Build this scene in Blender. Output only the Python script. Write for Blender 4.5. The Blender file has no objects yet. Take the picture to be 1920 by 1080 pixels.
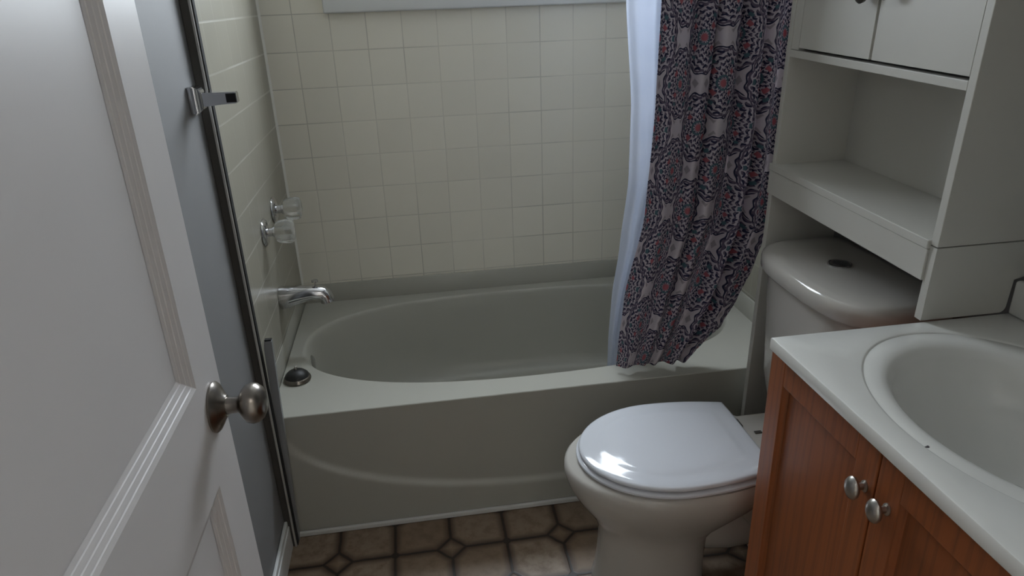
import bpy, bmesh, math, random
from mathutils import Vector, Matrix
PI = math.pi
random.seed(4)
SC = bpy.context.scene
COL = SC.collection

# ---------------------------------------------------------------- camera
YAW, PITCH, ROLL, FPX = 0.13580, 0.39707, -0.03607, 1304.03
cam_data = bpy.data.cameras.new('camera')
cam_data.sensor_width = 36.0
cam_data.lens = FPX / 1920 * 36.0
cam_data.clip_start = 0.02
cam = bpy.data.objects.new('camera', cam_data)
COL.objects.link(cam)
f = Vector((math.sin(YAW) * math.cos(PITCH), math.cos(YAW) * math.cos(PITCH), -math.sin(PITCH)))
r0 = Vector((math.cos(YAW), -math.sin(YAW), 0))
u0 = r0.cross(f)
c_, s_ = math.cos(ROLL), math.sin(ROLL)
rr = c_ * r0 + s_ * u0
uu = -s_ * r0 + c_ * u0
M = Matrix.Identity(4)
for i in range(3):
    M[i][0], M[i][1], M[i][2] = rr[i], uu[i], -f[i]
M.translation = Vector((0.44679, -1.68201, 1.42824))
cam.matrix_world = M
SC.camera = cam

# ---------------------------------------------------------------- light
SC.view_settings.view_transform = 'Standard'
SC.view_settings.look = 'None'
SC.view_settings.gamma = 1.0
SC.view_settings.exposure = 0.0
world = bpy.data.worlds.new('overcast sky')
SC.world = world
world.use_nodes = True
bg = world.node_tree.nodes['Background']
SKY, HALL = 24.5, 3.0
wn_ = world.node_tree.nodes
wl_ = world.node_tree.links
tc_ = wn_.new('ShaderNodeTexCoord')
sp_ = wn_.new('ShaderNodeSeparateXYZ')
mr_ = wn_.new('ShaderNodeMapRange')            # overcast sky above, dimmer ground below the horizon
mr_.inputs[1].default_value, mr_.inputs[2].default_value = 0.0, 1.0
mr_.inputs[3].default_value, mr_.inputs[4].default_value = SKY * 0.75, SKY
gr_ = wn_.new('ShaderNodeMapRange')
gr_.inputs[1].default_value, gr_.inputs[2].default_value = -0.06, 0.02
gr_.inputs[3].default_value, gr_.inputs[4].default_value = 0.75, 1.0
ml_ = wn_.new('ShaderNodeMath'); ml_.operation = 'MULTIPLY'
wl_.new(tc_.outputs['Generated'], sp_.inputs[0])
wl_.new(sp_.outputs[2], mr_.inputs[0])
wl_.new(sp_.outputs[2], gr_.inputs[0])
wl_.new(mr_.outputs[0], ml_.inputs[0])
wl_.new(gr_.outputs[0], ml_.inputs[1])
wl_.new(ml_.outputs[0], bg.inputs[1])
bg.inputs[0].default_value = (0.88, 0.925, 1.0, 1)

def area(name, loc, rot, sx, sy, power, col, portal=False):
    l = bpy.data.lights.new(name, 'AREA')
    l.shape = 'RECTANGLE'
    l.size, l.size_y, l.energy, l.color = sx, sy, power, col
    if portal:
        l.cycles.is_portal = True
    o = bpy.data.objects.new(name, l)
    COL.objects.link(o)
    o.location = loc
    o.rotation_euler = rot
    return o
area('window_daylight_portal', (0.757, 0.886, 1.786), (-PI / 2, 0, 0), 1.0, 0.66, 1, (1, 1, 1), True)
area('hall_fill_light', (0.75, -2.35, 2.30), (0, 0, 0), 0.5, 0.5, HALL, (1.0, 0.93, 0.86))  # added fill light in the unseen hall behind the camera

# ---------------------------------------------------------------- node helpers
class NT:
    def __init__(s, name):
        s.m = bpy.data.materials.new(name)
        s.m.use_nodes = True
        s.t = s.m.node_tree
        s.b = s.t.nodes['Principled BSDF']
        s.out = s.t.nodes['Material Output']
    def node(s, typ, **kw):
        n = s.t.nodes.new(typ)
        for k, v in kw.items():
            setattr(n, k, v)
        return n
    def put(s, sock, v):
        if isinstance(v, bpy.types.NodeSocket):
            s.t.links.new(v, sock)
        else:
            sock.default_value = v
    def m_(s, op, a, b=0.0, c=0.0):
        n = s.node('ShaderNodeMath', operation=op)
        for i, v in enumerate((a, b, c)):
            s.put(n.inputs[i], v)
        return n.outputs[0]
    def xyz(s, which='Object'):
        tc = s.node('ShaderNodeTexCoord')
        sp = s.node('ShaderNodeSeparateXYZ')
        s.t.links.new(tc.outputs[which], sp.inputs[0])
        return tc.outputs[which], sp.outputs
    def mix(s, fac, a, b, kind='MIX'):
        n = s.node('ShaderNodeMix', data_type='RGBA', blend_type=kind)
        s.put(n.inputs[0], fac)
        s.put(n.inputs[6], a if isinstance(a, bpy.types.NodeSocket) else (*a, 1))
        s.put(n.inputs[7], b if isinstance(b, bpy.types.NodeSocket) else (*b, 1))
        return n.outputs[2]
    def noise(s, vec, scale, detail=3.0, rough=0.5):
        n = s.node('ShaderNodeTexNoise')
        s.t.links.new(vec, n.inputs['Vector'])
        n.inputs['Scale'].default_value = scale
        n.inputs['Detail'].default_value = detail
        n.inputs['Roughness'].default_value = rough
        return n.outputs[0]
    def step(s, a, lo, hi):
        n = s.node('ShaderNodeMapRange', interpolation_type='SMOOTHSTEP')
        s.put(n.inputs[0], a)
        n.inputs[1].default_value, n.inputs[2].default_value = lo, hi
        return n.outputs[0]
    def bump(s, h, strength, dist=0.002):
        n = s.node('ShaderNodeBump')
        s.put(n.inputs['Height'], h)
        n.inputs['Strength'].default_value = strength
        n.inputs['Distance'].default_value = dist
        s.t.links.new(n.outputs[0], s.b.inputs['Normal'])
    def col(s, v):
        s.put(s.b.inputs['Base Color'], v if isinstance(v, bpy.types.NodeSocket) else (*v, 1))
    def rough(s, v):
        s.put(s.b.inputs['Roughness'], v)

def plain(name, col, rough=0.5, metal=0.0, var=0.05, scale=6.0, bump=0.0, bscale=60.0, spec=0.5):
    n = NT(name)
    vec, _ = n.xyz()
    a = n.noise(vec, scale, 4.0)
    lo = tuple(c * (1 - var) for c in col)
    hi = tuple(min(1, c * (1 + var)) for c in col)
    n.col(n.mix(a, lo, hi))
    n.rough(rough)
    n.b.inputs['Metallic'].default_value = metal
    n.b.inputs['Specular IOR Level'].default_value = spec
    if bump:
        n.bump(n.noise(vec, bscale, 3.0), bump)
    return n.m

def tile_mat(name, axis, x0, z0, pitch, tile, grout, gw=0.0022, vert=1.0):
    n = NT(name)
    vec, o = n.xyz()
    def line(v, off):
        q = n.m_('DIVIDE', n.m_('SUBTRACT', v, off), pitch)
        fr = n.m_('FRACT', q)
        d = n.m_('MINIMUM', fr, n.m_('SUBTRACT', 1.0, fr))
        return n.m_('MULTIPLY', d, pitch), n.m_('FLOOR', q)
    da, ia = line(o[axis], x0)
    dz, iz = line(o[2], z0)
    d = n.m_('MINIMUM', n.m_('MULTIPLY', da, vert), dz)
    g = n.step(d, gw * 0.4, gw)
    cv = n.node('ShaderNodeCombineXYZ')
    n.put(cv.inputs[0], ia); n.put(cv.inputs[1], iz)
    wn = n.node('ShaderNodeTexWhiteNoise', noise_dimensions='3D')
    n.t.links.new(cv.outputs[0], wn.inputs['Vector'])
    t2 = n.mix(wn.outputs[0], tuple(c * 0.97 for c in tile), tuple(min(1, c * 1.03) for c in tile))
    big = n.noise(vec, 3.0, 3.0)
    gmix = n.mix(n.step(big, 0.35, 0.65), grout, tuple((a + 2 * b) / 3 for a, b in zip(grout, tile)))
    n.col(n.mix(g, gmix, t2))
    n.rough(n.m_('MULTIPLY_ADD', big, 0.15, 0.25))
    n.bump(n.step(d, 0.0, 0.004), 0.25, 0.001)
    return n.m

def floor_mat():
    n = NT('vinyl_floor')
    vec, o = n.xyz()
    P, X0, Y0 = 0.157, 0.145, -0.143
    def prep(v, off):
        q = n.m_('DIVIDE', n.m_('SUBTRACT', v, off), P)
        i = n.m_('ROUND', q)
        return n.m_('SUBTRACT', q, i), i          # signed distance to nearest corner line, in tiles
    wob = n.m_('MULTIPLY', n.m_('SUBTRACT', n.noise(vec, 22.0, 3.0), 0.5), 0.006)
    fx, ix = prep(n.m_('ADD', o[0], wob), X0)
    fy, iy = prep(n.m_('ADD', o[1], wob), Y0)
    ax, ay = n.m_('ABSOLUTE', fx), n.m_('ABSOLUTE', fy)
    par = n.m_('MODULO', n.m_('ABSOLUTE', n.m_('ADD', ix, iy)), 2.0)     # 0: a dot sits on this corner
    dsum = n.m_('ADD', ax, ay)
    isdot = n.m_('SUBTRACT', 1.0, n.m_('GREATER_THAN', par, 0.5))
    dd = n.m_('SUBTRACT', dsum, 0.255)                                     # distance from dot outline
    rad = n.m_('SUBTRACT', 1.0, n.m_('MULTIPLY', isdot, n.m_('LESS_THAN', dd, 0.0)))
    edge_line = n.m_('ADD', n.m_('MINIMUM', ax, ay), n.m_('MULTIPLY', n.m_('SUBTRACT', 1.0, rad), 9.0))
    edge_dot = n.m_('ADD', n.m_('MULTIPLY', n.m_('ABSOLUTE', dd), 0.7), n.m_('MULTIPLY', n.m_('SUBTRACT', 1.0, isdot), 9.0))
    e = n.m_('MINIMUM', edge_line, edge_dot)
    # rounded plain corners
    cor = n.m_('ADD', n.m_('SUBTRACT', dsum, 0.075), n.m_('MULTIPLY', isdot, 9.0))
    e = n.m_('MINIMUM', e, n.m_('MAXIMUM', cor, 0.0))
    q1 = n.m_('FLOOR', n.m_('DIVIDE', n.m_('SUBTRACT', o[0], X0), P))
    q2 = n.m_('FLOOR', n.m_('DIVIDE', n.m_('SUBTRACT', o[1], Y0), P))
    cv = n.node('ShaderNodeCombineXYZ')
    n.put(cv.inputs[0], q1); n.put(cv.inputs[1], q2); n.put(cv.inputs[2], n.m_('MULTIPLY', rad, 3.0))
    wn = n.node('ShaderNodeTexWhiteNoise', noise_dimensions='3D')
    n.t.links.new(cv.outputs[0], wn.inputs['Vector'])
    base = n.mix(wn.outputs[0], (0.22, 0.155, 0.10), (0.31, 0.24, 0.175))
    mott = n.noise(vec, 28.0, 5.0, 0.65)
    base = n.mix(n.step(mott, 0.35, 0.75), base, (0.17, 0.11, 0.068))
    edge = n.step(n.m_('ADD', e, n.m_('MULTIPLY', n.m_('SUBTRACT', mott, 0.5), 0.10)), 0.01, 0.16)
    c = n.mix(edge, (0.085, 0.05, 0.03), base)
    line = n.step(e, 0.012, 0.035)
    c = n.mix(line, (0.026, 0.017, 0.012), c)
    n.col(c)
    n.rough(0.42)
    n.bump(line, 0.35, 0.0015)
    return n.m

def wood_mat():
    n = NT('red_oak_wood')
    tc = n.node('ShaderNodeTexCoord')
    mp = n.node('ShaderNodeMapping')
    n.t.links.new(tc.outputs['Object'], mp.inputs[0])
    mp.inputs['Scale'].default_value = (1.0, 1.0, 0.09)
    a = n.noise(mp.outputs[0], 16.0, 3.0)
    wv = n.node('ShaderNodeTexWave', wave_type='BANDS', bands_direction='Y')
    n.t.links.new(mp.outputs[0], wv.inputs[0])
    wv.inputs['Scale'].default_value = 14.0
    wv.inputs['Distortion'].default_value = 9.0
    wv.inputs['Detail'].default_value = 2.0
    mp2 = n.node('ShaderNodeMapping')
    n.t.links.new(tc.outputs['Object'], mp2.inputs[0])
    mp2.inputs['Scale'].default_value = (1.0, 1.0, 0.03)
    fine = n.noise(mp2.outputs[0], 260.0, 4.0, 0.7)
    c = n.mix(a, (0.24, 0.068, 0.021), (0.33, 0.098, 0.031))
    c = n.mix(n.m_('MULTIPLY', n.step(wv.outputs[0], 0.55, 1.0), 0.35), c, (0.12, 0.045, 0.02))
    c = n.mix(n.m_('MULTIPLY', n.step(fine, 0.5, 0.7), 0.45), c, (0.11, 0.042, 0.02))
    n.col(c)
    n.rough(0.38)
    n.bump(fine, 0.12, 0.0006)
    return n.m

def counter_mat():
    n = NT('cultured_marble')
    vec, o = n.xyz()
    a = n.noise(vec, 14.0, 5.0)
    c = n.mix(a, (0.72, 0.72, 0.69), (0.78, 0.78, 0.75))
    tc = n.node('ShaderNodeTexCoord')
    sm = n.noise(vec, 90.0, 2.0)
    for (x, y, z, r) in STAINS:
        d = n.node('ShaderNodeVectorMath', operation='DISTANCE')
        n.t.links.new(vec, d.inputs[0]); d.inputs[1].default_value = (x, y, z)
        k = n.m_('ADD', d.outputs['Value'], n.m_('MULTIPLY', n.m_('SUBTRACT', sm, 0.5), r * 2.2))
        c = n.mix(n.step(k, r * 0.6, r), (0.05, 0.045, 0.05), c)
    n.col(c)
    n.rough(0.22)
    n.b.inputs['Coat Weight'].default_value = 0.3
    n.b.inputs['Coat Roughness'].default_value = 0.1
    return n.m
STAINS = [(-0.197, -0.038, 0.0355, 0.0032), (-0.136, -0.092, 0.026, 0.0045), (-0.127, -0.102, 0.020, 0.003)]

def cloth_mat():
    n = NT('printed_curtain_fabric')
    tc = n.node('ShaderNodeTexCoord')
    sp = n.node('ShaderNodeSeparateXYZ')
    n.t.links.new(tc.outputs['UV'], sp.inputs[0])
    nz = n.noise(tc.outputs['UV'], 18.0, 2.0)
    w = n.m_('MULTIPLY', n.m_('SUBTRACT', nz, 0.5), 0.06)
    U = n.m_('ADD', n.m_('DIVIDE', sp.outputs[0], 0.205), w)
    V = n.m_('ADD', n.m_('DIVIDE', sp.outputs[1], 0.220), w)
    def cell(du, dv):
        a = n.m_('SUBTRACT', n.m_('FRACT', n.m_('ADD', U, du)), 0.5)
        b = n.m_('SUBTRACT', n.m_('FRACT', n.m_('ADD', V, dv)), 0.5)
        r = n.m_('SQRT', n.m_('ADD', n.m_('MULTIPLY', a, a), n.m_('MULTIPLY', b, b)))
        return a, b, r
    a1, b1, r1 = cell(0, 0)
    a2, b2, r2 = cell(.5, .5)
    sel = n.m_('LESS_THAN', r2, r1)
    def pick(x, y):
        return n.m_('ADD', n.m_('MULTIPLY', y, sel), n.m_('MULTIPLY', x, n.m_('SUBTRACT', 1.0, sel)))
    a, b, r = pick(a1, a2), pick(b1, b2), n.m_('MINIMUM', r1, r2)
    th = n.m_('ARCTAN2', b, a)
    def cosn(k, ph=0.0):
        return n.m_('COSINE', n.m_('MULTIPLY_ADD', th, float(k), ph))
    scal = n.m_('ADD', n.m_('ADD', r, n.m_('MULTIPLY', cosn(16), 0.010)), n.m_('MULTIPLY', cosn(2), 0.026))
    def band(x, c, hw, soft=0.006):
        d = n.m_('ABSOLUTE', n.m_('SUBTRACT', x, c))
        return n.m_('SUBTRACT', 1.0, n.step(d, hw, hw + soft))
    ground = (0.66, 0.61, 0.65)
    navy = (0.038, 0.040, 0.085)
    plum = (0.16, 0.13, 0.19)
    red = (0.46, 0.15, 0.18)
    teal = (0.10, 0.18, 0.22)
    c = n.mix(0.0, ground, ground)
    inside = n.m_('SUBTRACT', 1.0, n.step(scal, 0.355, 0.365))
    fill = n.m_('MULTIPLY', inside, 0.30)
    c = n.mix(fill, c, (0.42, 0.38, 0.46))
    # scroll petals in two rings
    pet = n.m_('MULTIPLY', cosn(11), n.m_('COSINE', n.m_('MULTIPLY_ADD', cosn(22), 0.9, n.m_('MULTIPLY', r, 92.0))))
    m = n.m_('MULTIPLY', n.step(pet, 0.05, 0.22), inside)
    c = n.mix(m, c, navy)
    pet2 = n.m_('MULTIPLY', cosn(14, PI), n.m_('COSINE', n.m_('MULTIPLY', r, 110.0)))
    c = n.mix(n.m_('MULTIPLY', n.step(pet2, 0.35, 0.5), inside), c, plum)
    c = n.mix(band(scal, 0.338, 0.007), c, plum)
    c = n.mix(band(scal, 0.366, 0.005), c, navy)
    # red blossoms: ring at r = .2 and the heart
    dots = n.m_('MULTIPLY', n.step(cosn(4, PI), 0.66, 0.8), band(r, 0.165, 0.020, 0.010))
    c = n.mix(dots, c, red)
    dots2 = n.m_('MULTIPLY', n.step(cosn(6, 0.0), 0.72, 0.85), band(r, 0.255, 0.016, 0.010))
    c = n.mix(dots2, c, teal)
    c = n.mix(band(r, 0.075, 0.008), c, teal)
    c = n.mix(n.m_('SUBTRACT', 1.0, n.step(r, 0.035, 0.048)), c, red)
    # little diamonds on the ground between medallions
    def fc(v, k, off):
        return n.m_('ABSOLUTE', n.m_('SUBTRACT', n.m_('FRACT', n.m_('MULTIPLY_ADD', v, k, off)), 0.5))
    dia = n.m_('ADD', fc(U, 6.0, 0.0), fc(V, 5.0, 0.0))
    dm = n.m_('MULTIPLY', n.m_('SUBTRACT', 1.0, n.step(dia, 0.24, 0.32)), n.step(scal, 0.385, 0.395))
    c = n.mix(n.m_('MULTIPLY', dm, 0.55), c, (0.20, 0.17, 0.20))
    n.col(c)
    n.rough(0.85)
    n.b.inputs['Specular IOR Level'].default_value = 0.15
    tr = n.node('ShaderNodeBsdfTranslucent')
    n.t.links.new(c, tr.inputs[0])
    mx = n.node('ShaderNodeMixShader')
    mx.inputs[0].default_value = 0.34
    n.t.links.new(n.b.outputs[0], mx.inputs[1])
    n.t.links.new(tr.outputs[0], mx.inputs[2])
    n.t.links.new(mx.outputs[0], n.out.inputs[0])
    return n.m

def liner_mat():
    n = NT('white_liner_plastic')
    vec, _ = n.xyz()
    a = n.noise(vec, 9.0, 3.0)
    c = n.mix(a, (0.66, 0.70, 0.78), (0.76, 0.79, 0.86))
    n.col(c)
    n.rough(0.4)
    tr = n.node('ShaderNodeBsdfTranslucent')
    n.t.links.new(c, tr.inputs[0])
    mx = n.node('ShaderNodeMixShader')
    mx.inputs[0].default_value = 0.55
    n.t.links.new(n.b.outputs[0], mx.inputs[1])
    n.t.links.new(tr.outputs[0], mx.inputs[2])
    n.t.links.new(mx.outputs[0], n.out.inputs[0])
    return n.m

def glass_mat():
    n = NT('window_glass')
    t = n.node('ShaderNodeBsdfTransparent')
    t.inputs[0].default_value = (0.95, 0.97, 0.97, 1)
    g = n.node('ShaderNodeBsdfGlossy')
    g.inputs['Roughness'].default_value = 0.02
    mx = n.node('ShaderNodeMixShader')
    fr = n.node('ShaderNodeFresnel')
    fr.inputs[0].default_value = 1.45
    ge = n.node('ShaderNodeNewGeometry')
    n.put(mx.inputs[0], n.m_('MULTIPLY', fr.outputs[0], n.m_('SUBTRACT', 1.0, ge.outputs['Backfacing'])))
    n.t.links.new(t.outputs[0], mx.inputs[1])
    n.t.links.new(g.outputs[0], mx.inputs[2])
    n.t.links.new(mx.outputs[0], n.out.inputs[0])
    return n.m

def acrylic_mat():
    n = NT('clear_acrylic')
    n.col((0.80, 0.81, 0.79))
    n.rough(0.16)
    n.b.inputs['Transmission Weight'].default_value = 0.85
    n.b.inputs['IOR'].default_value = 1.45
    return n.m

MT = {}
T = 0.11556
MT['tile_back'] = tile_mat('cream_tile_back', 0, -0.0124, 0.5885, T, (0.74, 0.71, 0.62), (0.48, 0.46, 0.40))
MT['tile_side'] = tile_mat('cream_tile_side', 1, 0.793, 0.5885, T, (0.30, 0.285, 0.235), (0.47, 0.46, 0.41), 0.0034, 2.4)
MT['grey_paint'] = plain('grey_wall_paint', (0.215, 0.215, 0.22), 0.6, bump=0.08, bscale=140)
MT['light_paint'] = plain('pale_wall_paint', (0.50, 0.48, 0.43), 0.7)
MT['ceiling'] = plain('white_ceiling_paint', (0.86, 0.85, 0.81), 0.8)
MT['white_paint'] = plain('white_gloss_paint', (0.66, 0.67, 0.67), 0.35, bump=0.03, bscale=40)
MT['door_paint'] = plain('white_door_paint', (0.62, 0.60, 0.60), 0.4, var=0.03, bump=0.05, bscale=30)
MT['cabinet_white'] = plain('white_cabinet_board', (0.57, 0.56, 0.52), 0.45, var=0.03)
MT['tub'] = plain('tub_enamel', (0.415, 0.41, 0.365), 0.30, var=0.03, scale=3)
MT['trim'] = plain('white_caulk_trim', (0.62, 0.62, 0.60), 0.5)
MT['caulk'] = plain('white_caulk_bead', (0.72, 0.71, 0.66), 0.45)
MT['porcelain'] = plain('white_porcelain', (0.51, 0.49, 0.455), 0.10, var=0.02)
MT['seat'] = plain('white_seat_plastic', (0.66, 0.68, 0.73), 0.10, var=0.02)
MT['chrome'] = plain('chrome', (0.60, 0.60, 0.62), 0.12, 1.0)
MT['nickel'] = plain('brushed_nickel', (0.27, 0.245, 0.22), 0.28, 1.0)
MT['pewter'] = plain('satin_pewter', (0.52, 0.50, 0.47), 0.32, 1.0)
MT['bronze'] = plain('dark_bronze_metal', (0.075, 0.07, 0.062), 0.4, 0.0)
MT['alu'] = plain('dull_aluminium', (0.34, 0.34, 0.33), 0.38, 0.6)
MT['lip'] = plain('pale_anodised_strip', (0.42, 0.41, 0.39), 0.4)
MT['steel_strip'] = plain('grey_strip_metal', (0.30, 0.31, 0.32), 0.35, 0.2)
MT['rubber'] = plain('black_rubber', (0.008, 0.008, 0.008), 0.45)
MT['dark'] = plain('dark_void', (0.01, 0.01, 0.01), 0.9)
MT['floor'] = floor_mat()
MT['wood'] = wood_mat()
MT['wood_dark'] = plain('dark_cabinet_interior', (0.05, 0.03, 0.02), 0.8)
MT['counter'] = counter_mat()
MT['cloth'] = cloth_mat()
MT['liner'] = liner_mat()
MT['glass'] = glass_mat()
MT['acrylic'] = acrylic_mat()

# ---------------------------------------------------------------- mesh helpers
def thing(name, label, cat, loc=(0, 0, 0), group=None):
    o = bpy.data.objects.new(name, None)
    COL.objects.link(o)
    o.empty_display_size = 0.05
    o.location = loc
    o['label'] = label; o['category'] = cat
    if group: o['group'] = group
    return o

def obj(name, bm, mat, parent=None, smooth=0.0, label=None):
    bmesh.ops.recalc_face_normals(bm, faces=bm.faces)
    me = bpy.data.meshes.new(name)
    bm.to_mesh(me); bm.free()
    for m in (mat if isinstance(mat, (list, tuple)) else [mat]):
        me.materials.append(MT[m])
    if smooth:
        me.polygons.foreach_set('use_smooth', [True] * len(me.polygons))
        me.set_sharp_from_angle(angle=math.radians(smooth))
    o = bpy.data.objects.new(name, me)
    COL.objects.link(o)
    if parent is not None:
        o.parent = parent
        p = parent
        off = Vector()
        while p is not None:
            off += p.location
            p = p.parent
        me.transform(Matrix.Translation(-off))
    if label: o['label'] = label
    return o

def tag(o, label, cat, group=None):
    o['label'] = label; o['category'] = cat
    if group: o['group'] = group
    return o

def struct(o):
    o['kind'] = 'structure'
    return o

def BM():
    return bmesh.new()

def box(bm, x0, x1, y0, y1, z0, z1, bev=0.0, seg=2, mi=0):
    vs = [bm.verts.new((x, y, z)) for x in (x0, x1) for y in (y0, y1) for z in (z0, z1)]
    F = [(0, 1, 3, 2), (4, 6, 7, 5), (0, 4, 5, 1), (2, 3, 7, 6), (0, 2, 6, 4), (1, 5, 7, 3)]
    fs = [bm.faces.new([vs[i] for i in q]) for q in F]
    for q in fs: q.material_index = mi
    if bev:
        es = list({e for q in fs for e in q.edges})
        bmesh.ops.bevel(bm, geom=es, offset=bev, segments=seg, profile=0.5, affect='EDGES')
    return bm

def loft(bm, rings, close=True, cap0=True, cap1=True, mi=0):
    R = [[bm.verts.new(p) for p in ring] for ring in rings]
    n = len(R[0])
    for a, b in zip(R, R[1:]):
        for i in range(n if close else n - 1):
            j = (i + 1) % n
            q = bm.faces.new((a[i], a[j], b[j], b[i])); q.material_index = mi
    if cap0: bm.faces.new(list(reversed(R[0]))).material_index = mi
    if cap1: bm.faces.new(R[-1]).material_index = mi
    return R

def lathe(bm, prof, origin, axis, seg=32, sy=1.0, cap0=True, cap1=True):
    """prof: (distance along axis, radius); sy stretches the second cross direction"""
    ax = Vector(axis).normalized()
    up = Vector((0, 0, 1)) if abs(ax.z) < 0.9 else Vector((1, 0, 0))
    e1 = ax.cross(up).normalized()
    e2 = e1.cross(ax).normalized()
    o = Vector(origin)
    rings = [[o + ax * d + e1 * (r * math.cos(2 * PI * i / seg)) + e2 * (r * sy * math.sin(2 * PI * i / seg)) for i in range(seg)] for d, r in prof]
    loft(bm, rings, True, cap0, cap1)
    return bm

def tube(bm, pts, rad, seg=16):
    P = [Vector(p) for p in pts]
    rads = rad if isinstance(rad, (list, tuple)) else [rad] * len(P)
    rings = []
    ref = None
    for i, p in enumerate(P):
        t = (P[min(i + 1, len(P) - 1)] - P[max(i - 1, 0)]).normalized()
        if ref is None:
            ref = Vector((0, 0, 1)) if abs(t.z) < 0.9 else Vector((1, 0, 0))
        e1 = t.cross(ref).normalized()
        e2 = e1.cross(t).normalized()
        ref = e2
        rings.append([p + (e1 * math.cos(2 * PI * k / seg) + e2 * math.sin(2 * PI * k / seg)) * rads[i] for k in range(seg)])
    loft(bm, rings)
    return bm

def prism(bm, poly, to3d, d0, d1):
    loft(bm, [[to3d(a, b, d0) for a, b in poly], [to3d(a, b, d1) for a, b in poly]])
    return bm

# ---------------------------------------------------------------- room shell
XR, YB, YN, ZC = 1.53, 0.793, -1.55, 2.35
bm = BM(); box(bm, -0.5, 2.0, -3.2, 0.95, -0.05, 0.0)
struct(obj('floor', bm, 'floor'))
bm = BM(); box(bm, -0.5, 2.0, -3.2, 0.95, ZC, ZC + 0.06)
struct(obj('ceiling', bm, 'ceiling'))
WX0, WX1, WZ0, WZ1 = 0.255, 1.260, 1.452, 2.12
bm = BM()
box(bm, -0.12, XR + 0.12, YB, YB + 0.09, 0, WZ0)
box(bm, -0.12, XR + 0.12, YB, YB + 0.09, WZ1, ZC)
box(bm, -0.12, WX0, YB, YB + 0.09, WZ0, WZ1)
box(bm, WX1, XR + 0.12, YB, YB + 0.09, WZ0, WZ1)
struct(obj('wall_back', bm, 'tile_back'))
bm = BM()
box(bm, -0.12, 0, YN - 0.10, -0.045, 0, ZC, mi=0)
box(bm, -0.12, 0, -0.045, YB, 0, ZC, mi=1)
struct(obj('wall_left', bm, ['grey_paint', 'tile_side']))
bm = BM()
box(bm, XR, XR + 0.12, YN - 0.10, -0.03, 0, ZC, mi=0)
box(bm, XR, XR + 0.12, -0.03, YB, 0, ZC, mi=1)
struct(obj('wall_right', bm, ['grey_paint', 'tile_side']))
DX0, DX1, DZ = 0.125, 0.90, 2.04
bm = BM()
box(bm, -0.12, DX0, YN - 0.10, YN, 0, ZC)
box(bm, DX1, XR + 0.12, YN - 0.10, YN, 0, ZC)
box(bm, DX0, DX1, YN - 0.10, YN, DZ, ZC)
struct(obj('wall_front', bm, 'light_paint'))
bm = BM()
box(bm, -0.5, -0.4, -3.2, YN - 0.10, 0, ZC)
box(bm, 1.9, 2.0, -3.2, YN - 0.10, 0, ZC)
box(bm, -0.5, 2.0, -3.3, -3.2, 0, ZC)
struct(obj('wall_hall', bm, 'light_paint'))
bm = BM()
box(bm, 0.0005, 0.013, YN + 0.001, -0.052, 0.0, 0.075, 0.003)
box(bm, 0.0005, 0.010, YN + 0.001, -0.052, 0.072, 0.092, 0.003)
struct(obj('baseboard_left', bm, 'white_paint'))

# window: casing, two sliding sashes, panes
wt = thing('window_1', 'white framed sliding window above the tub', 'window', (0.757, YB, 1.40))
del wt['label']; del wt['category']
struct(wt)
bm = BM()
cx0, cx1, cz0, cz1, cw = 0.205, 1.310, 1.396, 2.18, 0.058
box(bm, cx0, cx1, YB - 0.022, YB - 0.0005, cz0, cz0 + cw, 0.006, 3)
box(bm, cx0, cx1, YB - 0.022, YB - 0.0005, cz1 - cw, cz1, 0.006, 3)
box(bm, cx0, cx0 + cw, YB - 0.021, YB - 0.0005, cz0 + cw - .004, cz1 - cw + .004, 0.004)
box(bm, cx1 - cw, cx1, YB - 0.021, YB - 0.0005, cz0 + cw - .004, cz1 - cw + .004, 0.004)
obj('window_casing', bm, 'white_paint', wt, 40)
bm = BM()
box(bm, WX0 + .001, WX1 - .001, YB + 0.002, YB + 0.085, WZ0 + .001, WZ0 + 0.012)
box(bm, WX0 + .001, WX1 - .001, YB + 0.002, YB + 0.085, WZ1 - 0.012, WZ1 - .001)
box(bm, WX0 + .001, WX0 + 0.012, YB + 0.002, YB + 0.085, WZ0 + .012, WZ1 - .012)
box(bm, WX1 - 0.012, WX1 - .001, YB + 0.002, YB + 0.085, WZ0 + .012, WZ1 - .012)
obj('window_frame', bm, 'white_paint', wt)
mid = (WX0 + WX1) / 2
for (x0, x1, y) in ((WX0 + .012, mid + 0.018, YB + 0.005), (mid - 0.018, WX1 - .012, YB + 0.032)):
    bm = BM()
    z0, z1, s = WZ0 + .012, WZ1 - .012, 0.036
    box(bm, x0, x1, y, y + 0.024, z0, z0 + s, 0.003)
    box(bm, x0, x1, y, y + 0.024, z1 - s, z1, 0.003)
    box(bm, x0, x0 + s, y, y + 0.024, z0 + s, z1 - s, 0.003)
    box(bm, x1 - s, x1, y, y + 0.024, z0 + s, z1 - s, 0.003)
    sh = obj('sash', bm, 'white_paint', wt)
    bm = BM()
    box(bm, x0 + s - .004, x1 - s + .004, y + 0.010, y + 0.014, z0 + s - .004, z1 - s + .004)
    obj('window_pane', bm, 'glass', sh)

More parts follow.
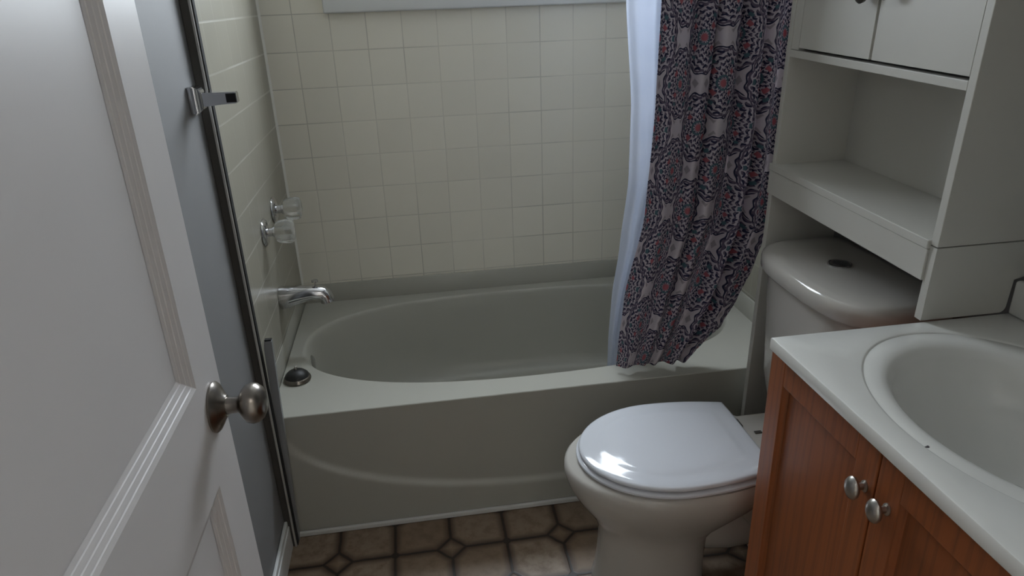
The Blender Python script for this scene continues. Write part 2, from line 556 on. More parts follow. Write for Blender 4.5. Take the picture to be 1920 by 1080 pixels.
# ---------------------------------------------------------------- door standing open along the left wall
DF, DB = 0.165, 0.130            # front face x, back face x
DY0, DY1 = -1.535, -0.818        # hinge side, latch side
dt = thing('door_1', 'white panelled door', 'door', (DF, DY0, 0.0))
del dt['label']; del dt['category']
struct(dt)
STL, PZ0, PZ1, LZ0, LZ1 = 0.088, 1.005, 1.90, 0.22, 0.862
bm = BM()
rec = 0.011
box(bm, DB + .001, DF - rec, DY0 + .002, DY1 - .002, 0.012, 2.018)          # core
def rail(y0, y1, z0, z1):
    box(bm, DF - rec - .002, DF, y0, y1, z0, z1)
    box(bm, DB, DB + .004, y0, y1, z0, z1)
rail(DY0, DY0 + STL, 0.010, 2.02)
rail(DY1 - STL, DY1, 0.010, 2.02)
rail(DY0 + STL, DY1 - STL, 0.010, LZ0)
rail(DY0 + STL, DY1 - STL, LZ1, PZ0)
rail(DY0 + STL, DY1 - STL, PZ1, 2.02)
obj('door_leaf', bm, 'door_paint', dt)
def moulding(y0, y1, z0, z1):
    """stepped sticking round a panel: profile runs from the rail edge down to the panel"""
    prof = [(0.0, 0.0), (0.0055, -0.0022), (0.0062, -0.0036), (0.0072, -0.0030), (0.0125, -0.0052), (0.0132, -0.0066), (0.0142, -0.0060), (0.0195, -0.0082), (0.0202, -0.0096), (0.0212, -0.0090), (0.026, -rec + .0003)]
    bm = BM()
    rings = []
    for d, h in prof:
        x = DF + h
        rings.append([(x, y0 + d, z0 + d), (x, y1 - d, z0 + d), (x, y1 - d, z1 - d), (x, y0 + d, z1 - d)])
    loft(bm, rings, True, False, False)
    return bm
obj('panel_moulding', moulding(DY0 + STL, DY1 - STL, PZ0, PZ1), 'door_paint', dt)
obj('panel_moulding', moulding(DY0 + STL, DY1 - STL, LZ0, LZ1), 'door_paint', dt)
kY, kZ = -0.862, 0.952
kn = thing('door_knob', '', '', (DF, kY, kZ))
del kn['label']; del kn['category']
kn.parent = dt; kn.location = Vector((DF, kY, kZ)) - dt.location
bm = BM()
lathe(bm, [(0.0002, 0.033), (0.003, 0.0335), (0.006, 0.031), (0.010, 0.024), (0.014, 0.0165), (0.017, 0.014)], (DF, kY, kZ), (1, 0, 0), 40)
obj('rosette', bm, 'nickel', kn, 40)
bm = BM()
lathe(bm, [(0.016, 0.0115), (0.030, 0.0105), (0.033, 0.0130), (0.036, 0.019), (0.041, 0.0245), (0.048, 0.0268), (0.055, 0.0255), (0.061, 0.021), (0.0645, 0.0145), (0.066, 0.006)], (DF, kY, kZ), (1, 0, 0), 40)
obj('knob', bm, 'nickel', kn, 50)
for z in (0.25, 1.05, 1.8):
    bm = BM()
    lathe(bm, [(0, .006), (0.09, .006)], (DF + .006, DY0 + .002, z - .045), (0, 0, 1), 14)
    obj('hinge', bm, 'nickel', dt, 40)

# ---------------------------------------------------------------- bathtub
H, CX, CY = 0.395, 0.757, 0.413
tb = thing('bathtub', 'white oval alcove bathtub with curved line on its apron, under the window', 'bathtub', (CX, 0.4, 0))
TX0, TX1, TY0, TY1 = 0.004, XR - 0.003, 0.0, YB - 0.002
def oval(th, k=1.0, z=H, kx=None, shift=0.0):
    c, s = math.cos(th), math.sin(th)
    n = 2.35 if s < 0 else 2.65
    a, b = 0.716 * (kx or k), 0.326 * k
    x = math.copysign(abs(c) ** (2 / n), c) * a
    y = math.copysign(abs(s) ** (2 / n), s) * b
    return (CX + x + shift, CY + y, z)
NT_ = 128
ths = [2 * PI * i / NT_ for i in range(NT_)]
def rect_pt(th):
    x, y, _ = oval(th)
    dx, dy = x - CX, y - CY
    t = min(((TX1 - CX) if dx > 0 else (TX0 - CX)) / dx if abs(dx) > 1e-6 else 1e9,
            ((TY1 - CY) if dy > 0 else (TY0 - CY)) / dy if abs(dy) > 1e-6 else 1e9)
    return [CX + dx * t, CY + dy * t]
outer = [rect_pt(t) for t in ths]
for X, Y in ((TX0, TY0), (TX1, TY0), (TX0, TY1), (TX1, TY1)):
    i = min(range(NT_), key=lambda q: (outer[q][0] - X) ** 2 + (outer[q][1] - Y) ** 2)
    outer[i] = [X, Y]
bm = BM()
rings = [[(x, y if y > TY0 + 1e-4 else TY0 + .002, H) for x, y in outer]]
for k in (0.55, 0.2, 0.04):
    rings.append([tuple(a * k + b * (1 - k) for a, b in zip((*o, H), oval(t))) for o, t in zip(outer, ths)])
for k, z in ((1.0, H), (0.994, H - .0015), (0.988, H - .006), (0.983, H - .014), (0.975, 0.345), (0.955, 0.27), (0.93, 0.19), (0.89, 0.125), (0.83, 0.088), (0.74, 0.072), (0.5, 0.066), (0.2, 0.062)):
    rings.append([oval(t, k, z, kx=k - (1 - k) * 0.25) for t in ths])
loft(bm, rings, True, False, True)
# apron with the embossed curve
NX, NZ = 150, 60
def apron_y(x, z):
    u = max(-1, min(1, (x - CX) / 0.752))
    zc = 0.387 - 0.291 * math.sqrt(1 - u * u)
    t = max(0, min(1, (z - zc + 0.011) / 0.022))
    t = t * t * (3 - 2 * t)
    return -0.010 * (1 - t) + 0.0
zz = [0.012 + (H - 0.002 - 0.012) * j / NZ for j in range(NZ + 1)]
G = [[bm.verts.new((TX0 + (TX1 - TX0) * i / NX, apron_y(TX0 + (TX1 - TX0) * i / NX, z), z)) for i in range(NX + 1)] for z in zz]
top = [bm.verts.new((TX0 + (TX1 - TX0) * i / NX, 0.002, H)) for i in range(NX + 1)]
G += [top]
for a, b in zip(G, G[1:]):
    for i in range(NX):
        bm.faces.new((a[i], a[i + 1], b[i + 1], b[i]))
obj('tub_shell', bm, 'tub', tb, 35)
bm = BM()      # tiling flange on three walls
box(bm, TX0, TX1, YB - 0.009, YB - 0.0015, H - .01, 0.466, 0.002)
box(bm, 0.0005, 0.0025, 0.0, YB - 0.009, H - .01, 0.466, 0.002)
box(bm, XR - 0.008, XR - 0.0015, 0.0, YB - 0.009, H - .01, 0.466, 0.002)
obj('tile_flange', bm, 'tub', tb, 35)
bm = BM()
lathe(bm, [(0, 0.036), (0.004, 0.036), (0.009, 0.030), (0.011, 0.012)], (0.058, CY, 0.330), (1, 0, 0.12), 32)
obj('overflow_plate', bm, 'chrome', tb, 40)
bm = BM()
lathe(bm, [(0, 0.036), (0.003, 0.036), (0.004, 0.022), (0.002, 0.02)], (0.31, CY, 0.0655), (0, 0, 1), 28)
obj('drain_ring', bm, 'chrome', tb, 40)
bm = BM()
loft(bm, [[(0.0003, YB - .0003, z), (0.0075, YB - .0003, z), (0.0025, YB - .0025, z), (0.0003, YB - .0075, z)] for z in (0.4675, ZC - .001)])
struct(obj('trim_2', bm, 'caulk'))
bm = BM()
box(bm, 0.024, 1.325, -0.020, -0.0105, 0.0, 0.017, 0.004)
struct(obj('trim_1', bm, 'trim'))

# ---------------------------------------------------------------- jamb and splash strip by the tub's left corner
jt = thing('wall_end_jamb', 'dark jamb running up the left wall, standing in for the unlit wall end', 'jamb', (0.0, -0.04, 0))
bm = BM()
box(bm, 0.0145, 0.0185, -0.0515, -0.030, 0.0, 2.02)
box(bm, 0.0005, 0.0160, -0.0515, -0.030, 0.0, 2.02, 0.001)
obj('jamb_channel', bm, 'bronze', jt)  # dark tone stands in for the unlit end face of the tiled wall
bm = BM()
box(bm, 0.0185, 0.0235, -0.056, -0.034, 0.0, 2.02, 0.001)
obj('metal_lip', bm, 'lip', jt, label='pale metal lip')
bm = BM()
box(bm, 0.0235, 0.0262, -0.050, -0.032, 0.0, 2.02, 0.001)
obj('shadow_strip', bm, 'dark', jt, label='black strip standing in for a shadow line')  # shadow beside the lip, put in as a black strip
st = thing('splash_strip', 'narrow grey metal strip leaning at the left end of the tub apron', 'strip', (0.01, -0.02, 0))
bm = BM()
def lean(z): return 0.006 + 0.024 * z / 0.645
loft(bm, [[(x + lean(z), y, z) for x, y in ((0.0008, -0.028), (0.022, -0.028), (0.022, -0.0135), (0.0008, -0.0135))] for z in (0.0, 0.03, 0.62)]
     + [[(x + lean(0.640), y, 0.640) for x, y in ((0.003, -0.028), (0.022, -0.028), (0.022, -0.0135), (0.003, -0.0135))]])
obj('metal_strip', bm, 'steel_strip', st)
bm = BM()
box(bm, 0.004 + lean(.645), 0.020 + lean(.645), -0.0255, -0.014, 0.6395, 0.644)
obj('end_plug', bm, 'rubber', st, label='black end plug')

# ---------------------------------------------------------------- tub faucet: two handles and a spout on the left wall
def handle(y, z, label):
    h = thing('faucet_handle', label, 'faucet handle', (0.0, y, z), 'clear faucet handles above the tub spout')
    bm = BM()
    lathe(bm, [(0.0005, 0.040), (0.003, 0.041), (0.008, 0.037), (0.012, 0.026), (0.0135, 0.014)], (0, y, z), (1, 0, 0), 36)
    obj('escutcheon', bm, 'chrome', h, 40)
    bm = BM()
    lathe(bm, [(0.012, 0.0125), (0.026, 0.0125), (0.028, 0.016), (0.034, 0.016), (0.035, 0.012)], (0, y, z), (1, 0, 0), 24)
    obj('stem', bm, 'chrome', h, 40)
    bm = BM()
    N = 48
    rings = []
    for d, r, fl in ((0.033, 0.017, 0), (0.036, 0.028, .05), (0.045, 0.033, .10), (0.062, 0.035, .12), (0.076, 0.0355, .12), (0.083, 0.032, .08), (0.086, 0.024, .02)):
        ring = []
        for i in range(N):
            t = 2 * PI * i / N
            q = r * (1 - fl * (0.5 + 0.5 * math.cos(8 * t)))
            ring.append((d, y + q * math.cos(t), z + q * math.sin(t)))
        rings.append(ring)
    loft(bm, rings)
    obj('handle_knob', bm, 'acrylic', h, 25)
handle(0.515, 0.836, 'faucet handle with a clear faceted knob, nearer the window wall')
handle(0.335, 0.818, 'faucet handle with a clear faceted knob, nearer the grey wall')
SY, SZ = 0.395, 0.585
sp = thing('tub_spout', 'chrome tub spout with a pull-up diverter on the left wall', 'spout', (0.0, SY, SZ))
bm = BM()
N = 28
rings = []
def sect(x, zc, ry, rz, tilt=0.0):
    return [(x + math.sin(t) * rz * tilt, SY + math.cos(t) * ry, zc + math.sin(t) * rz) for t in [2 * PI * i / N for i in range(N)]]
for x, zc, ry, rz, tl in ((0.0005, SZ, .031, .036, 0), (0.006, SZ, .032, .037, 0), (0.03, SZ + .002, .031, .034, 0), (0.07, SZ + .007, .028, .027, 0), (0.10, SZ + .009, .026, .023, 0.1), (0.122, SZ + .005, .025, .022, 0.5)):
    rings.append(sect(x, zc, ry, rz, tl))
for a in (25, 50, 70, 82):
    A = math.radians(a)
    c0 = Vector((0.122, 0, SZ - 0.010))
    ctr = c0 + Vector((math.sin(A), 0, math.cos(A))) * 0.012
    rings.append([(ctr.x + math.sin(A) * math.sin(t) * .022 + 0.009 * math.sin(A), SY + math.cos(t) * .0235, ctr.z + .006 + math.cos(A) * math.sin(t) * .022 - 0.024 * (1 - math.cos(A))) for t in [2 * PI * i / N for i in range(N)]])
loft(bm, rings)
obj('spout_body', bm, 'chrome', sp, 50)
bm = BM()
lathe(bm, [(0, .003), (0.018, .003), (0.0185, .010), (0.0235, .010), (0.025, .006)], (0.112, SY, SZ + 0.026), (0, 0, 1), 18)
obj('diverter_knob', bm, 'chrome', sp, 40)
# drain stopper lying on the deck
ds = thing('drain_stopper', 'black rubber drain stopper with chrome ring lying on the tub corner', 'stopper', (0.050, 0.205, H))
bm = BM()
lathe(bm, [(0.0004, 0.038), (0.004, 0.0405), (0.010, 0.039), (0.016, 0.033), (0.017, 0.028)], (0.050, 0.205, H), (0, 0, 1), 36)
obj('stopper_ring', bm, 'nickel', ds, 40)
bm = BM()
lathe(bm, [(0.0135, 0.0355), (0.020, 0.0325), (0.028, 0.024), (0.033, 0.014), (0.0345, 0.005)], (0.050, 0.205, H), (0, 0, 1), 32)
obj('rubber_dome', bm, 'rubber', ds, 50)
bm = BM()
lathe(bm, [(0.033, 0.004), (0.046, 0.004), (0.047, 0.0025)], (0.050, 0.205, H), (0, 0, 1), 14)
obj('pull_peg', bm, 'pewter', ds, 40)
# towel bar post
tw = thing('towel_bar_post', 'chrome towel bar post with empty socket on the grey wall', 'towel bar post', (0.0, -0.10, 1.25))
bm = BM()
yc, zc = -0.105, 1.2505
loft(bm, [[(x, yc + a * s1, zc + b * s2) for s1, s2 in ((-1, -1), (1, -1), (1, 1), (-1, 1))] for x, a, b in ((0.0005, .024, .0275), (0.010, .0245, .028), (0.018, .022, .0255), (0.026, .014, .017))])
bmesh.ops.bevel(bm, geom=bm.edges[:], offset=0.0015, segments=2, affect='EDGES')
obj('base_plate', bm, 'chrome', tw, 30)
bm = BM()
loft(bm, [[(x, yc + a * s1, zc + b * s2 + dz) for s1, s2 in ((-1, -1), (1, -1), (1, 1), (-1, 1))] for x, a, b, dz in ((0.016, .013, .0155, 0), (0.03, .012, .014, 0), (0.06, .0125, .0125, 0.001), (0.094, .0125, .0115, 0.0015))])
bmesh.ops.bevel(bm, geom=bm.edges[:], offset=0.0018, segments=2, affect='EDGES')
arm = obj('arm', bm, 'chrome', tw, 30)
bm = BM()
box(bm, 0.073, 0.0925, yc - 0.0132, yc - 0.0115, zc - 0.0075, zc + 0.0105)
obj('bar_socket', bm, 'dark', arm, label='dark empty socket')

# ---------------------------------------------------------------- shower curtain, liner, rod
def interp(tab, z):
    tab = sorted(tab)
    if z <= tab[0][0]: return tab[0][1]
    for (a, va), (b, vb) in zip(tab, tab[1:]):
        if z <= b:
            t = (z - a) / (b - a)
            t = t * t * (3 - 2 * t) * 0.4 + t * 0.6
            return va + (vb - va) * t
    return tab[-1][1]
ROD_Y, ROD_Z = 0.075, 1.955
rd = thing('curtain_rod', 'round metal shower curtain rod across the tub', 'curtain rod', (0.76, ROD_Y, ROD_Z))
bm = BM()
lathe(bm, [(0, .0125), (XR - 0.004, .0125)], (0.002, ROD_Y, ROD_Z), (1, 0, 0), 20)
obj('rod', bm, 'chrome', rd, 40)
for x0, d in ((0.0008, 1), (XR - 0.0008, -1)):
    bm = BM()
    lathe(bm, [(0, .03), (0.006, .03), (0.016, .018), (0.02, .0135)], (x0, ROD_Y, ROD_Z), (d, 0, 0), 24)
    obj('end_flange', bm, 'chrome', rd, 40)

def curtain(name, mat, left, right, ymid, zbot, ztop, folds, amp, cloth_w, NU=260, NV=120, ph=0.0, ysh=None):
    bm = BM()
    uvl = bm.loops.layers.uv.new('UVMap')
    rows = []
    for j in range(NV + 1):
        v = j / NV
        row = []
        for i in range(NU + 1):
            s = i / NU
            zb = zbot(s)
            z = zb + (ztop - zb) * v
            xl, xr = interp(left, z), interp(right, z)
            k = (0.35 + 0.65 * min(1, (ztop - z) / 0.5)) * (0.45 + 0.55 * min(1, (z - zbot(0.5)) / 0.25))
            w = s + 0.028 * math.sin(2 * PI * s * 2.3 + 1.0) + 0.012 * math.sin(z * 5 + s * 9)
            A = amp * k * (0.75 + 0.35 * math.sin(7 * s + 2 + 1.5 * z))
            y = ymid + A * math.sin(2 * PI * folds * w + ph + 0.35 * math.sin(2.2 * z)) + 0.25 * A * math.sin(4 * PI * folds * w + 1.3 + z * 2)
            x = xl + (xr - xl) * s + 0.35 * A * math.cos(2 * PI * folds * w + ph) * math.sin(PI * s)
            if ysh: y += ysh(s, z)
            row.append((bm.verts.new((x, y, z)), s * cloth_w, z))
        rows.append(row)
    for a, b in zip(rows, rows[1:]):
        for i in range(NU):
            q = (a[i], a[i + 1], b[i + 1], b[i])
            fc = bm.faces.new([t[0] for t in q])
            for lp, t in zip(fc.loops, q):
                lp[uvl].uv = (t[1], t[2])
    o = obj(name, bm, mat, None, 180)
    return o
cur = curtain('shower_curtain', 'cloth',
    [(0.40, 0.985), (0.47, 0.990), (0.62, 1.005), (0.87, 1.055), (1.15, 1.070), (1.40, 1.075), (1.95, 1.075)],
    [(0.40, 1.215), (0.46, 1.262), (0.52, 1.30), (0.60, 1.338), (0.70, 1.375), (0.85, 1.415), (1.0, 1.425), (1.95, 1.435)],
    0.050, lambda s: 0.413 + 0.10 * max(0, (s - 0.80) / 0.2) ** 3, 1.94, 5.5, 0.027, 0.66)
m = cur.modifiers.new('cloth thickness', 'SOLIDIFY'); m.thickness = 0.0012; m.offset = 0
tag(cur, 'patterned shower curtain with navy and red medallions, gathered at the right', 'shower curtain')
lin = curtain('curtain_liner', 'liner',
    [(0.22, 0.990), (0.40, 0.995), (0.60, 0.998), (0.75, 1.010), (0.95, 1.030), (1.15, 1.030), (1.42, 1.008), (1.95, 1.0)],
    [(0.22, 1.07), (0.5, 1.09), (0.8, 1.18), (1.0, 1.26), (1.95, 1.36)],
    0.128, lambda s: 0.31, 1.94, 5.0, 0.014, 0.5, 160, 60, 0.8, lambda s, z: 0.045 * max(0, min(1, (0.75 - z) / 0.3)))
m = lin.modifiers.new('film thickness', 'SOLIDIFY'); m.thickness = 0.0006; m.offset = 0
tag(lin, 'plain white translucent curtain liner hanging inside the tub', 'curtain liner')

# ---------------------------------------------------------------- toilet
TYC = -0.330
tl = thing('toilet', 'white toilet with closed lid between tub and vanity', 'toilet', (1.15, TYC, 0))
def egg(xf, xb, b, z, N=64, n=2.0, nb=2.6):
    c, a = (xf + xb) / 2, (xb - xf) / 2
    out = []
    for i in range(N):
        t = 2 * PI * i / N
        co, si = math.cos(t), math.sin(t)
        e = nb if co > 0 else n
        out.append((c + math.copysign(abs(co) ** (2 / e), co) * a, TYC + math.copysign(abs(si) ** (2 / e), si) * b, z))
    return out
bm = BM()
loft(bm, [egg(*q) for q in ((.818, 1.107, .120, 0.0), (.818, 1.107, .120, .012), (.824, 1.104, .114, .03), (.831, 1.103, .110, .10), (.834, 1.108, .110, .17), (.826, 1.135, .118, .205), (.803, 1.185, .138, .245),
     (.772, 1.235, .162, .29), (.752, 1.262, .180, .33), (.745, 1.270, .186, .36), (.747, 1.270, .185, .376), (.755, 1.266, .178, .3845))])
def rbox(q, zs):
    return [[(x, y, z) for x, y, _ in egg(*p, 0, n=7, nb=7)] for p, z in zip(q, zs)]
loft(bm, rbox([(1.27, 1.42, .065), (1.27, 1.41, .06), (1.22, 1.43, .085), (1.15, 1.46, .10), (1.15, 1.505, .11), (1.15, 1.505, .11)], [0, .05, .16, .25, .33, .386]))
tube(bm, [(1.06, TYC, .165), (1.16, TYC, .150), (1.26, TYC, .165), (1.36, TYC, .200)], [.07, .072, .078, .08], 24)      # trapway behind the foot
obj('bowl', bm, 'porcelain', tl, 50)
def lid_out(off, N=96):
    X0, XM, X1, B, BB = 0.783 + off, 1.0, 1.205 - off, 0.175 - off, 0.145 - off
    pts = []
    for i in range(41):
        t = PI / 2 + PI * i / 40
        pts.append((XM + (XM - X0) * math.cos(t), TYC + B * math.sin(t)))
    n = 12
    side = []
    for i in range(1, n + 1):
        k = i / n
        x = XM + (X1 - XM) * k
        side.append((x, B - (B - BB) * k * k))
    low = [(x, TYC - y) for x, y in side]
    upp = [(x, TYC + y) for x, y in reversed(side)]
    back = [(X1 + .002, TYC - BB + BB * 2 * i / 6) for i in range(1, 6)]
    return pts + low + back + upp
def slab(prof):
    bm = BM()
    loft(bm, [[(x, y, z) for x, y in lid_out(off)] for off, z in prof])
    return bm
obj('seat', slab([(0.004, .3875), (-.004, .3885), (-.007, .3915), (-.0065, .396), (-.002, .3995), (0.008, .4005)]), 'seat', tl, 40)
obj('lid', slab([(0.012, .402), (0.010, .4045), (0.0, .4055), (-.001, .408), (0.001, .4125), (0.006, .4148), (0.02, .4158), (0.038, .4164), (0.046, .4176), (0.054, .4194), (0.061, .4201), (.11, .4205)]), 'seat', tl, 60)
for s in (-1, 1):
    bm = BM(); box(bm, 1.214, 1.226, TYC + s * .075 - .017, TYC + s * .075 + .017, .3862, .392, .002)
    obj('lid_hinge', bm, 'bronze', tl, 40, label='dark lid hinge')
TC = -0.325
def dsec(x0, x1, b, z, N=72, bow=0.055, rc=0.05):
    """tank plan: straight back at x1, bowed front at x0, rounded corners"""
    out = []
    for i in range(N):
        t = 2 * PI * i / N
        co, si = math.cos(t), math.sin(t)
        c, a = (x0 + x1) / 2, (x1 - x0) / 2
        if co > 0: e = 9.0
        else: e = 2.9
        x = c + math.copysign(abs(co) ** (2 / e), co) * a
        y = TC + math.copysign(abs(si) ** (2 / (e if co > 0 else 3.2)), si) * b
        out.append((x, y, z))
    return out
bm = BM()
loft(bm, [dsec(1.325, 1.515, .165, .3875), dsec(1.315, 1.518, .185, .41), dsec(1.30, 1.52, .200, .50), dsec(1.290, 1.52, .212, .70), dsec(1.288, 1.52, .215, .777)])
obj('tank', bm, 'porcelain', tl, 50)
bm = BM()
loft(bm, [dsec(1.285, 1.521, .217, .7785), dsec(1.272, 1.523, .224, .781), dsec(1.268, 1.523, .227, .787), dsec(1.267, 1.523, .228, .808), dsec(1.270, 1.522, .226, .819), dsec(1.278, 1.52, .220, .826), dsec(1.292, 1.517, .210, .8295), dsec(1.33, 1.50, .17, .8305)])
obj('tank_lid', bm, 'porcelain', tl, 50)
bm = BM()
lathe(bm, [(0, .027), (0.003, .027), (0.0045, .024), (0.003, .022), (0.004, .004)], (1.402, -0.303, .8304), (0, 0, 1), 36)
fb = obj('flush_button', bm, 'chrome', tl, 40)
for s in (-1, 1):
    bm = BM(); box(bm, 1.243, 1.262, TYC + s * .03 - .005, TYC + s * .03 + .005, .3862, .389, .001)
    obj('bolt_slot', bm, 'bronze', tl, label='dark seat bolt slot')

# ---------------------------------------------------------------- tall open shelf cabinet over the toilet
SX, SB = 1.3375, XR - 0.002
FY0, FY1 = -0.080, -0.062      # far side panel
NY0, NY1 = -0.655, -0.638      # near side panel
sh = thing('over_toilet_cabinet', 'white wooden cabinet with doors and an open shelf above the toilet tank', 'cabinet', (1.43, -0.36, 0))
bm = BM(); box(bm, SX, SB, FY0, FY1, -0.0065, 2.10, .001); obj('side_panel', bm, 'cabinet_white', sh)
bm = BM(); box(bm, SX, SB, NY0, NY1, 1.0065, 2.10, .001); obj('side_panel', bm, 'cabinet_white', sh)
# lower near panel, cut round the backsplash
bm = BM()
poly = [(SX, 0.8645), (1.4955, 0.8645)] + [(1.4955 + .012 * math.sin(a), .8765 - .012 * math.cos(a)) for a in [PI / 8 * i for i in range(1, 5)]] + [(1.5085, 0.93), (SB, 0.935), (SB, 1.0045), (SX, 1.0045)]
prism(bm, poly, lambda a, b, d: (a, d, b), NY0, NY1)
obj('lower_side_panel', bm, 'cabinet_white', sh)
bm = BM(); box(bm, SB - 0.007, SB, FY0, NY1, 0.94, 2.10); obj('back_panel', bm, 'cabinet_white', sh)
bm = BM(); box(bm, SX - 0.006, SB - .008, NY1 + .0005, FY1 + 0.002, 0.998, 1.015, .0015); obj('shelf_board', bm, 'cabinet_white', sh)
bm = BM(); box(bm, SX - 0.004, SX + 0.013, NY1 + .0005, FY1 + 0.0015, 0.938, 0.9975, .001); obj('apron_board', bm, 'cabinet_white', sh)
bm = BM(); box(bm, SX, SB - .008, NY1 + .0005, FY0 - .0005, 1.270, 1.286, .001); obj('cabinet_floor', bm, 'cabinet_white', sh)
bm = BM(); box(bm, SX, SB - .008, NY1 + .0005, FY0 - .0005, 2.082, 2.10, .001); obj('cabinet_top', bm, 'cabinet_white', sh)
bm = BM(); box(bm, SX + 0.002, SX + 0.018, -0.112, FY0 - .0005, 1.287, 2.081, .001); obj('face_stile', bm, 'cabinet_white', sh)
dm = -0.379
for y0, y1, ky in ((dm + .004, -0.1175, dm + .032), (NY1 + .0001, dm - .004, dm - .040)):
    bm = BM(); box(bm, SX - 0.0004, SX + 0.0155, y0, y1, 1.2925, 2.078, .0006)
    d = obj('cabinet_door', bm, 'cabinet_white', sh)
    bm = BM()
    lathe(bm, [(0, .006), (0.010, .006), (0.013, .012), (0.020, .0145), (0.025, .011), (0.027, .004)], (SX - 0.0006, ky, 1.407 if y1 > -.2 else 1.415), (-1, 0, 0), 24)
    obj('knob', bm, 'bronze', d, 40)
LEAN = math.radians(1.4)          # the whole unit leans a little towards the vanity
sh.rotation_euler = (LEAN, 0, 0)
sh.location = (1.43, -0.36 + 0.86 * math.sin(LEAN), 0.0)
for q, (y, z, lb) in enumerate(((-0.664, 0.964, 'small black screw hole in right wall above backsplash, upper of two'), (-0.664, 0.934, 'small black screw hole in right wall above backsplash, lower of two'))):
    bm = BM(); lathe(bm, [(-0.0004, .0042), (0.0006, .0042)], (XR, y - .004, z), (-1, 0, 0), 14)
    tag(obj('screw_hole', bm, 'dark', None, 40), lb, 'screw hole', 'screw holes in the right wall')

# ---------------------------------------------------------------- vanity: cabinet and counter with basin
VX, VY0, VY1, VZ = 1.062, -1.275, -0.640, 0.831
va = thing('vanity_cabinet', 'red-brown oak vanity cabinet under the sink counter', 'cabinet', (1.29, -0.957, 0))
bm = BM()
box(bm, VX + .0195, XR - .002, VY1 - .016, VY1, 0.09, VZ)
box(bm, VX + .0195, XR - .002, VY0, VY0 + .016, 0.09, VZ)
box(bm, XR - .014, XR - .002, VY0 + .016, VY1 - .016, 0.09, VZ)
box(bm, VX + .0195, XR - .014, VY0 + .016, VY1 - .016, 0.09, .106)
box(bm, VX + .0195, VX + .036, VY0 + .016, VY0 + .05, .106, VZ)
box(bm, VX + .0195, VX + .036, VY1 - .05, VY1 - .016, .106, VZ)
box(bm, VX + .0195, VX + .036, VY0 + .05, VY1 - .05, .76, VZ)
box(bm, VX + .075, XR - .002, VY0 + .002, VY1 - .002, 0.0, 0.0895)
obj('carcass', bm, 'wood', va)
SEAM = -0.955
for (y0, y1, ky) in ((SEAM + .002, VY1 - .001, SEAM + .020), (VY0 + .001, SEAM - .002, SEAM - .031)):
    z0, z1, w = 0.115, 0.8200, 0.048
    bm = BM()
    box(bm, VX, VX + .019, y0, y0 + w, z0, z1, .0015)
    box(bm, VX, VX + .019, y1 - w, y1, z0, z1, .0015)
    box(bm, VX + .0002, VX + .019, y0 + w, y1 - w, z0, z0 + w, .0015)
    box(bm, VX + .0002, VX + .019, y0 + w, y1 - w, z1 - w, z1, .0015)
    d = obj('cabinet_door', bm, 'wood', va)
    bm = BM()
    p0, p1, q0, q1 = y0 + w, y1 - w, z0 + w, z1 - w
    loft(bm, [[(x, p0 + o_, q0 + o_), (x, p1 - o_, q0 + o_), (x, p1 - o_, q1 - o_), (x, p0 + o_, q1 - o_)] and
              [(x, p0 + o_, q0 + o_), (x, p1 - o_, q0 + o_), (x, p1 - o_, q1 - o_), (x, p0 + o_, q1 - o_)]
              for x, o_ in ((VX + .0025, 0.0), (VX + .006, .004), (VX + .0105, .006), (VX + .0105, .010))], True, False, True)
    obj('door_panel', bm, 'wood', d)
    bm = BM()
    kz = 0.747
    lathe(bm, [(0, .0075), (0.002, .0075), (0.004, .0045), (0.013, .0045), (0.0145, .010), (0.017, .0135), (0.021, .0145), (0.025, .0125), (0.0275, .007), (0.028, .002)], (VX - .0002, ky, kz), (-1, 0, 0), 32, 1.3)
    obj('knob', bm, 'pewter', d, 45)

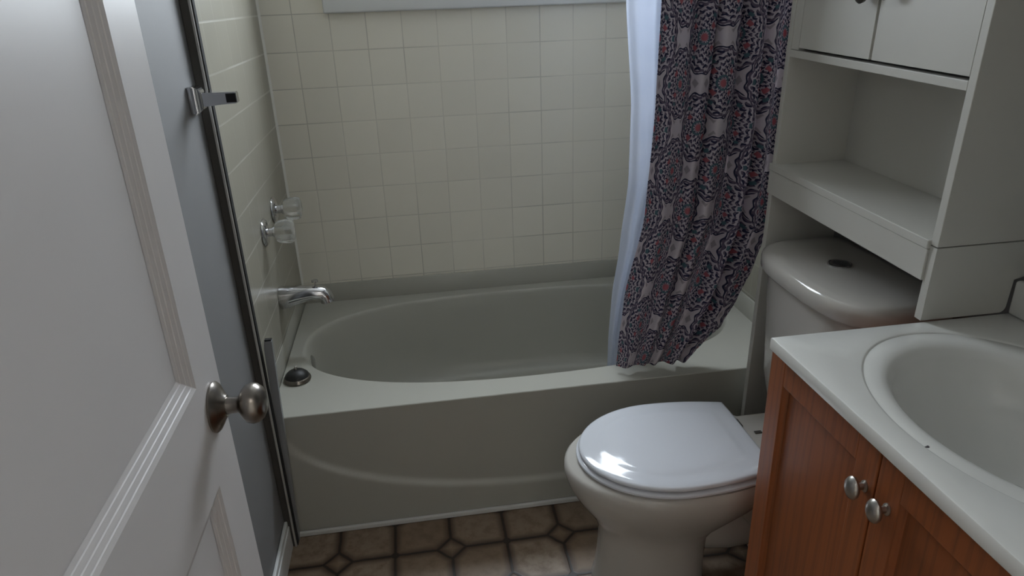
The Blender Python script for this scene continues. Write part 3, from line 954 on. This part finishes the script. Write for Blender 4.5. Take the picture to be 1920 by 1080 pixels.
ct = thing('sink_counter', 'pale cultured marble vanity counter with a molded oval basin', 'sink', (1.29, -0.957, 0.82))
CZ, BX, BY = 0.856, 1.290, -0.960
X0, X1, Y0, Y1 = 1.047, XR - .003, -1.285, -0.6565
bm = BM()
NB = 112
tt = [2 * PI * i / NB for i in range(NB)]
def el(a, b, z): return [(BX + a * math.cos(t), BY + b * math.sin(t), z) for t in tt]
orect = []
for t in tt:
    dx, dy = math.cos(t) * .2, math.sin(t) * .262
    k = min(((X1 - BX) if dx > 0 else (X0 - BX)) / dx if abs(dx) > 1e-6 else 1e9, ((Y1 - BY) if dy > 0 else (Y0 - BY)) / dy if abs(dy) > 1e-6 else 1e9)
    orect.append([BX + dx * k, BY + dy * k])
for X, Y in ((X0, Y0), (X1, Y0), (X0, Y1), (X1, Y1)):
    i = min(range(NB), key=lambda q: (orect[q][0] - X) ** 2 + (orect[q][1] - Y) ** 2)
    orect[i] = [X, Y]
def inset(d, z):
    return [(min(max(x, X0 + d), X1 - d), min(max(y, Y0 + d), Y1 - d), z) for x, y in orect]
und = 0.8320
rings = [inset(.02, und), inset(0.001, und), inset(0, und + .002), inset(0, CZ - .003), inset(.001, CZ - .001), inset(.003, CZ)]
rings += [el(.206, .268, CZ), el(.2035, .2655, CZ - .0008), el(.2015, .2635, CZ - .0022), el(.199, .261, CZ - .0022), el(.196, .257, CZ - .0008),
          el(.182, .234, CZ - .0012), el(.174, .222, CZ - .0035), el(.169, .214, CZ - .008), el(.164, .206, CZ - .020), el(.152, .192, CZ - .055), el(.130, .165, CZ - .095), el(.098, .125, CZ - .122),
          el(.06, .075, CZ - .134), el(.026, .028, CZ - .138)]
loft(bm, rings, True, False, True)
obj('counter_top', bm, 'counter', ct, 35)
bm = BM()
box(bm, XR - .020, XR - .003, -1.285, -0.6575, CZ - .001, CZ + .066, .006, 3)
obj('backsplash', bm, 'counter', ct, 40)
bm = BM()
lathe(bm, [(0, .022), (0.002, .022), (0.003, .018), (0.001, .016)], (BX, BY, CZ - .1378), (0, 0, 1), 28)
obj('drain_ring', bm, 'chrome', ct, 40)
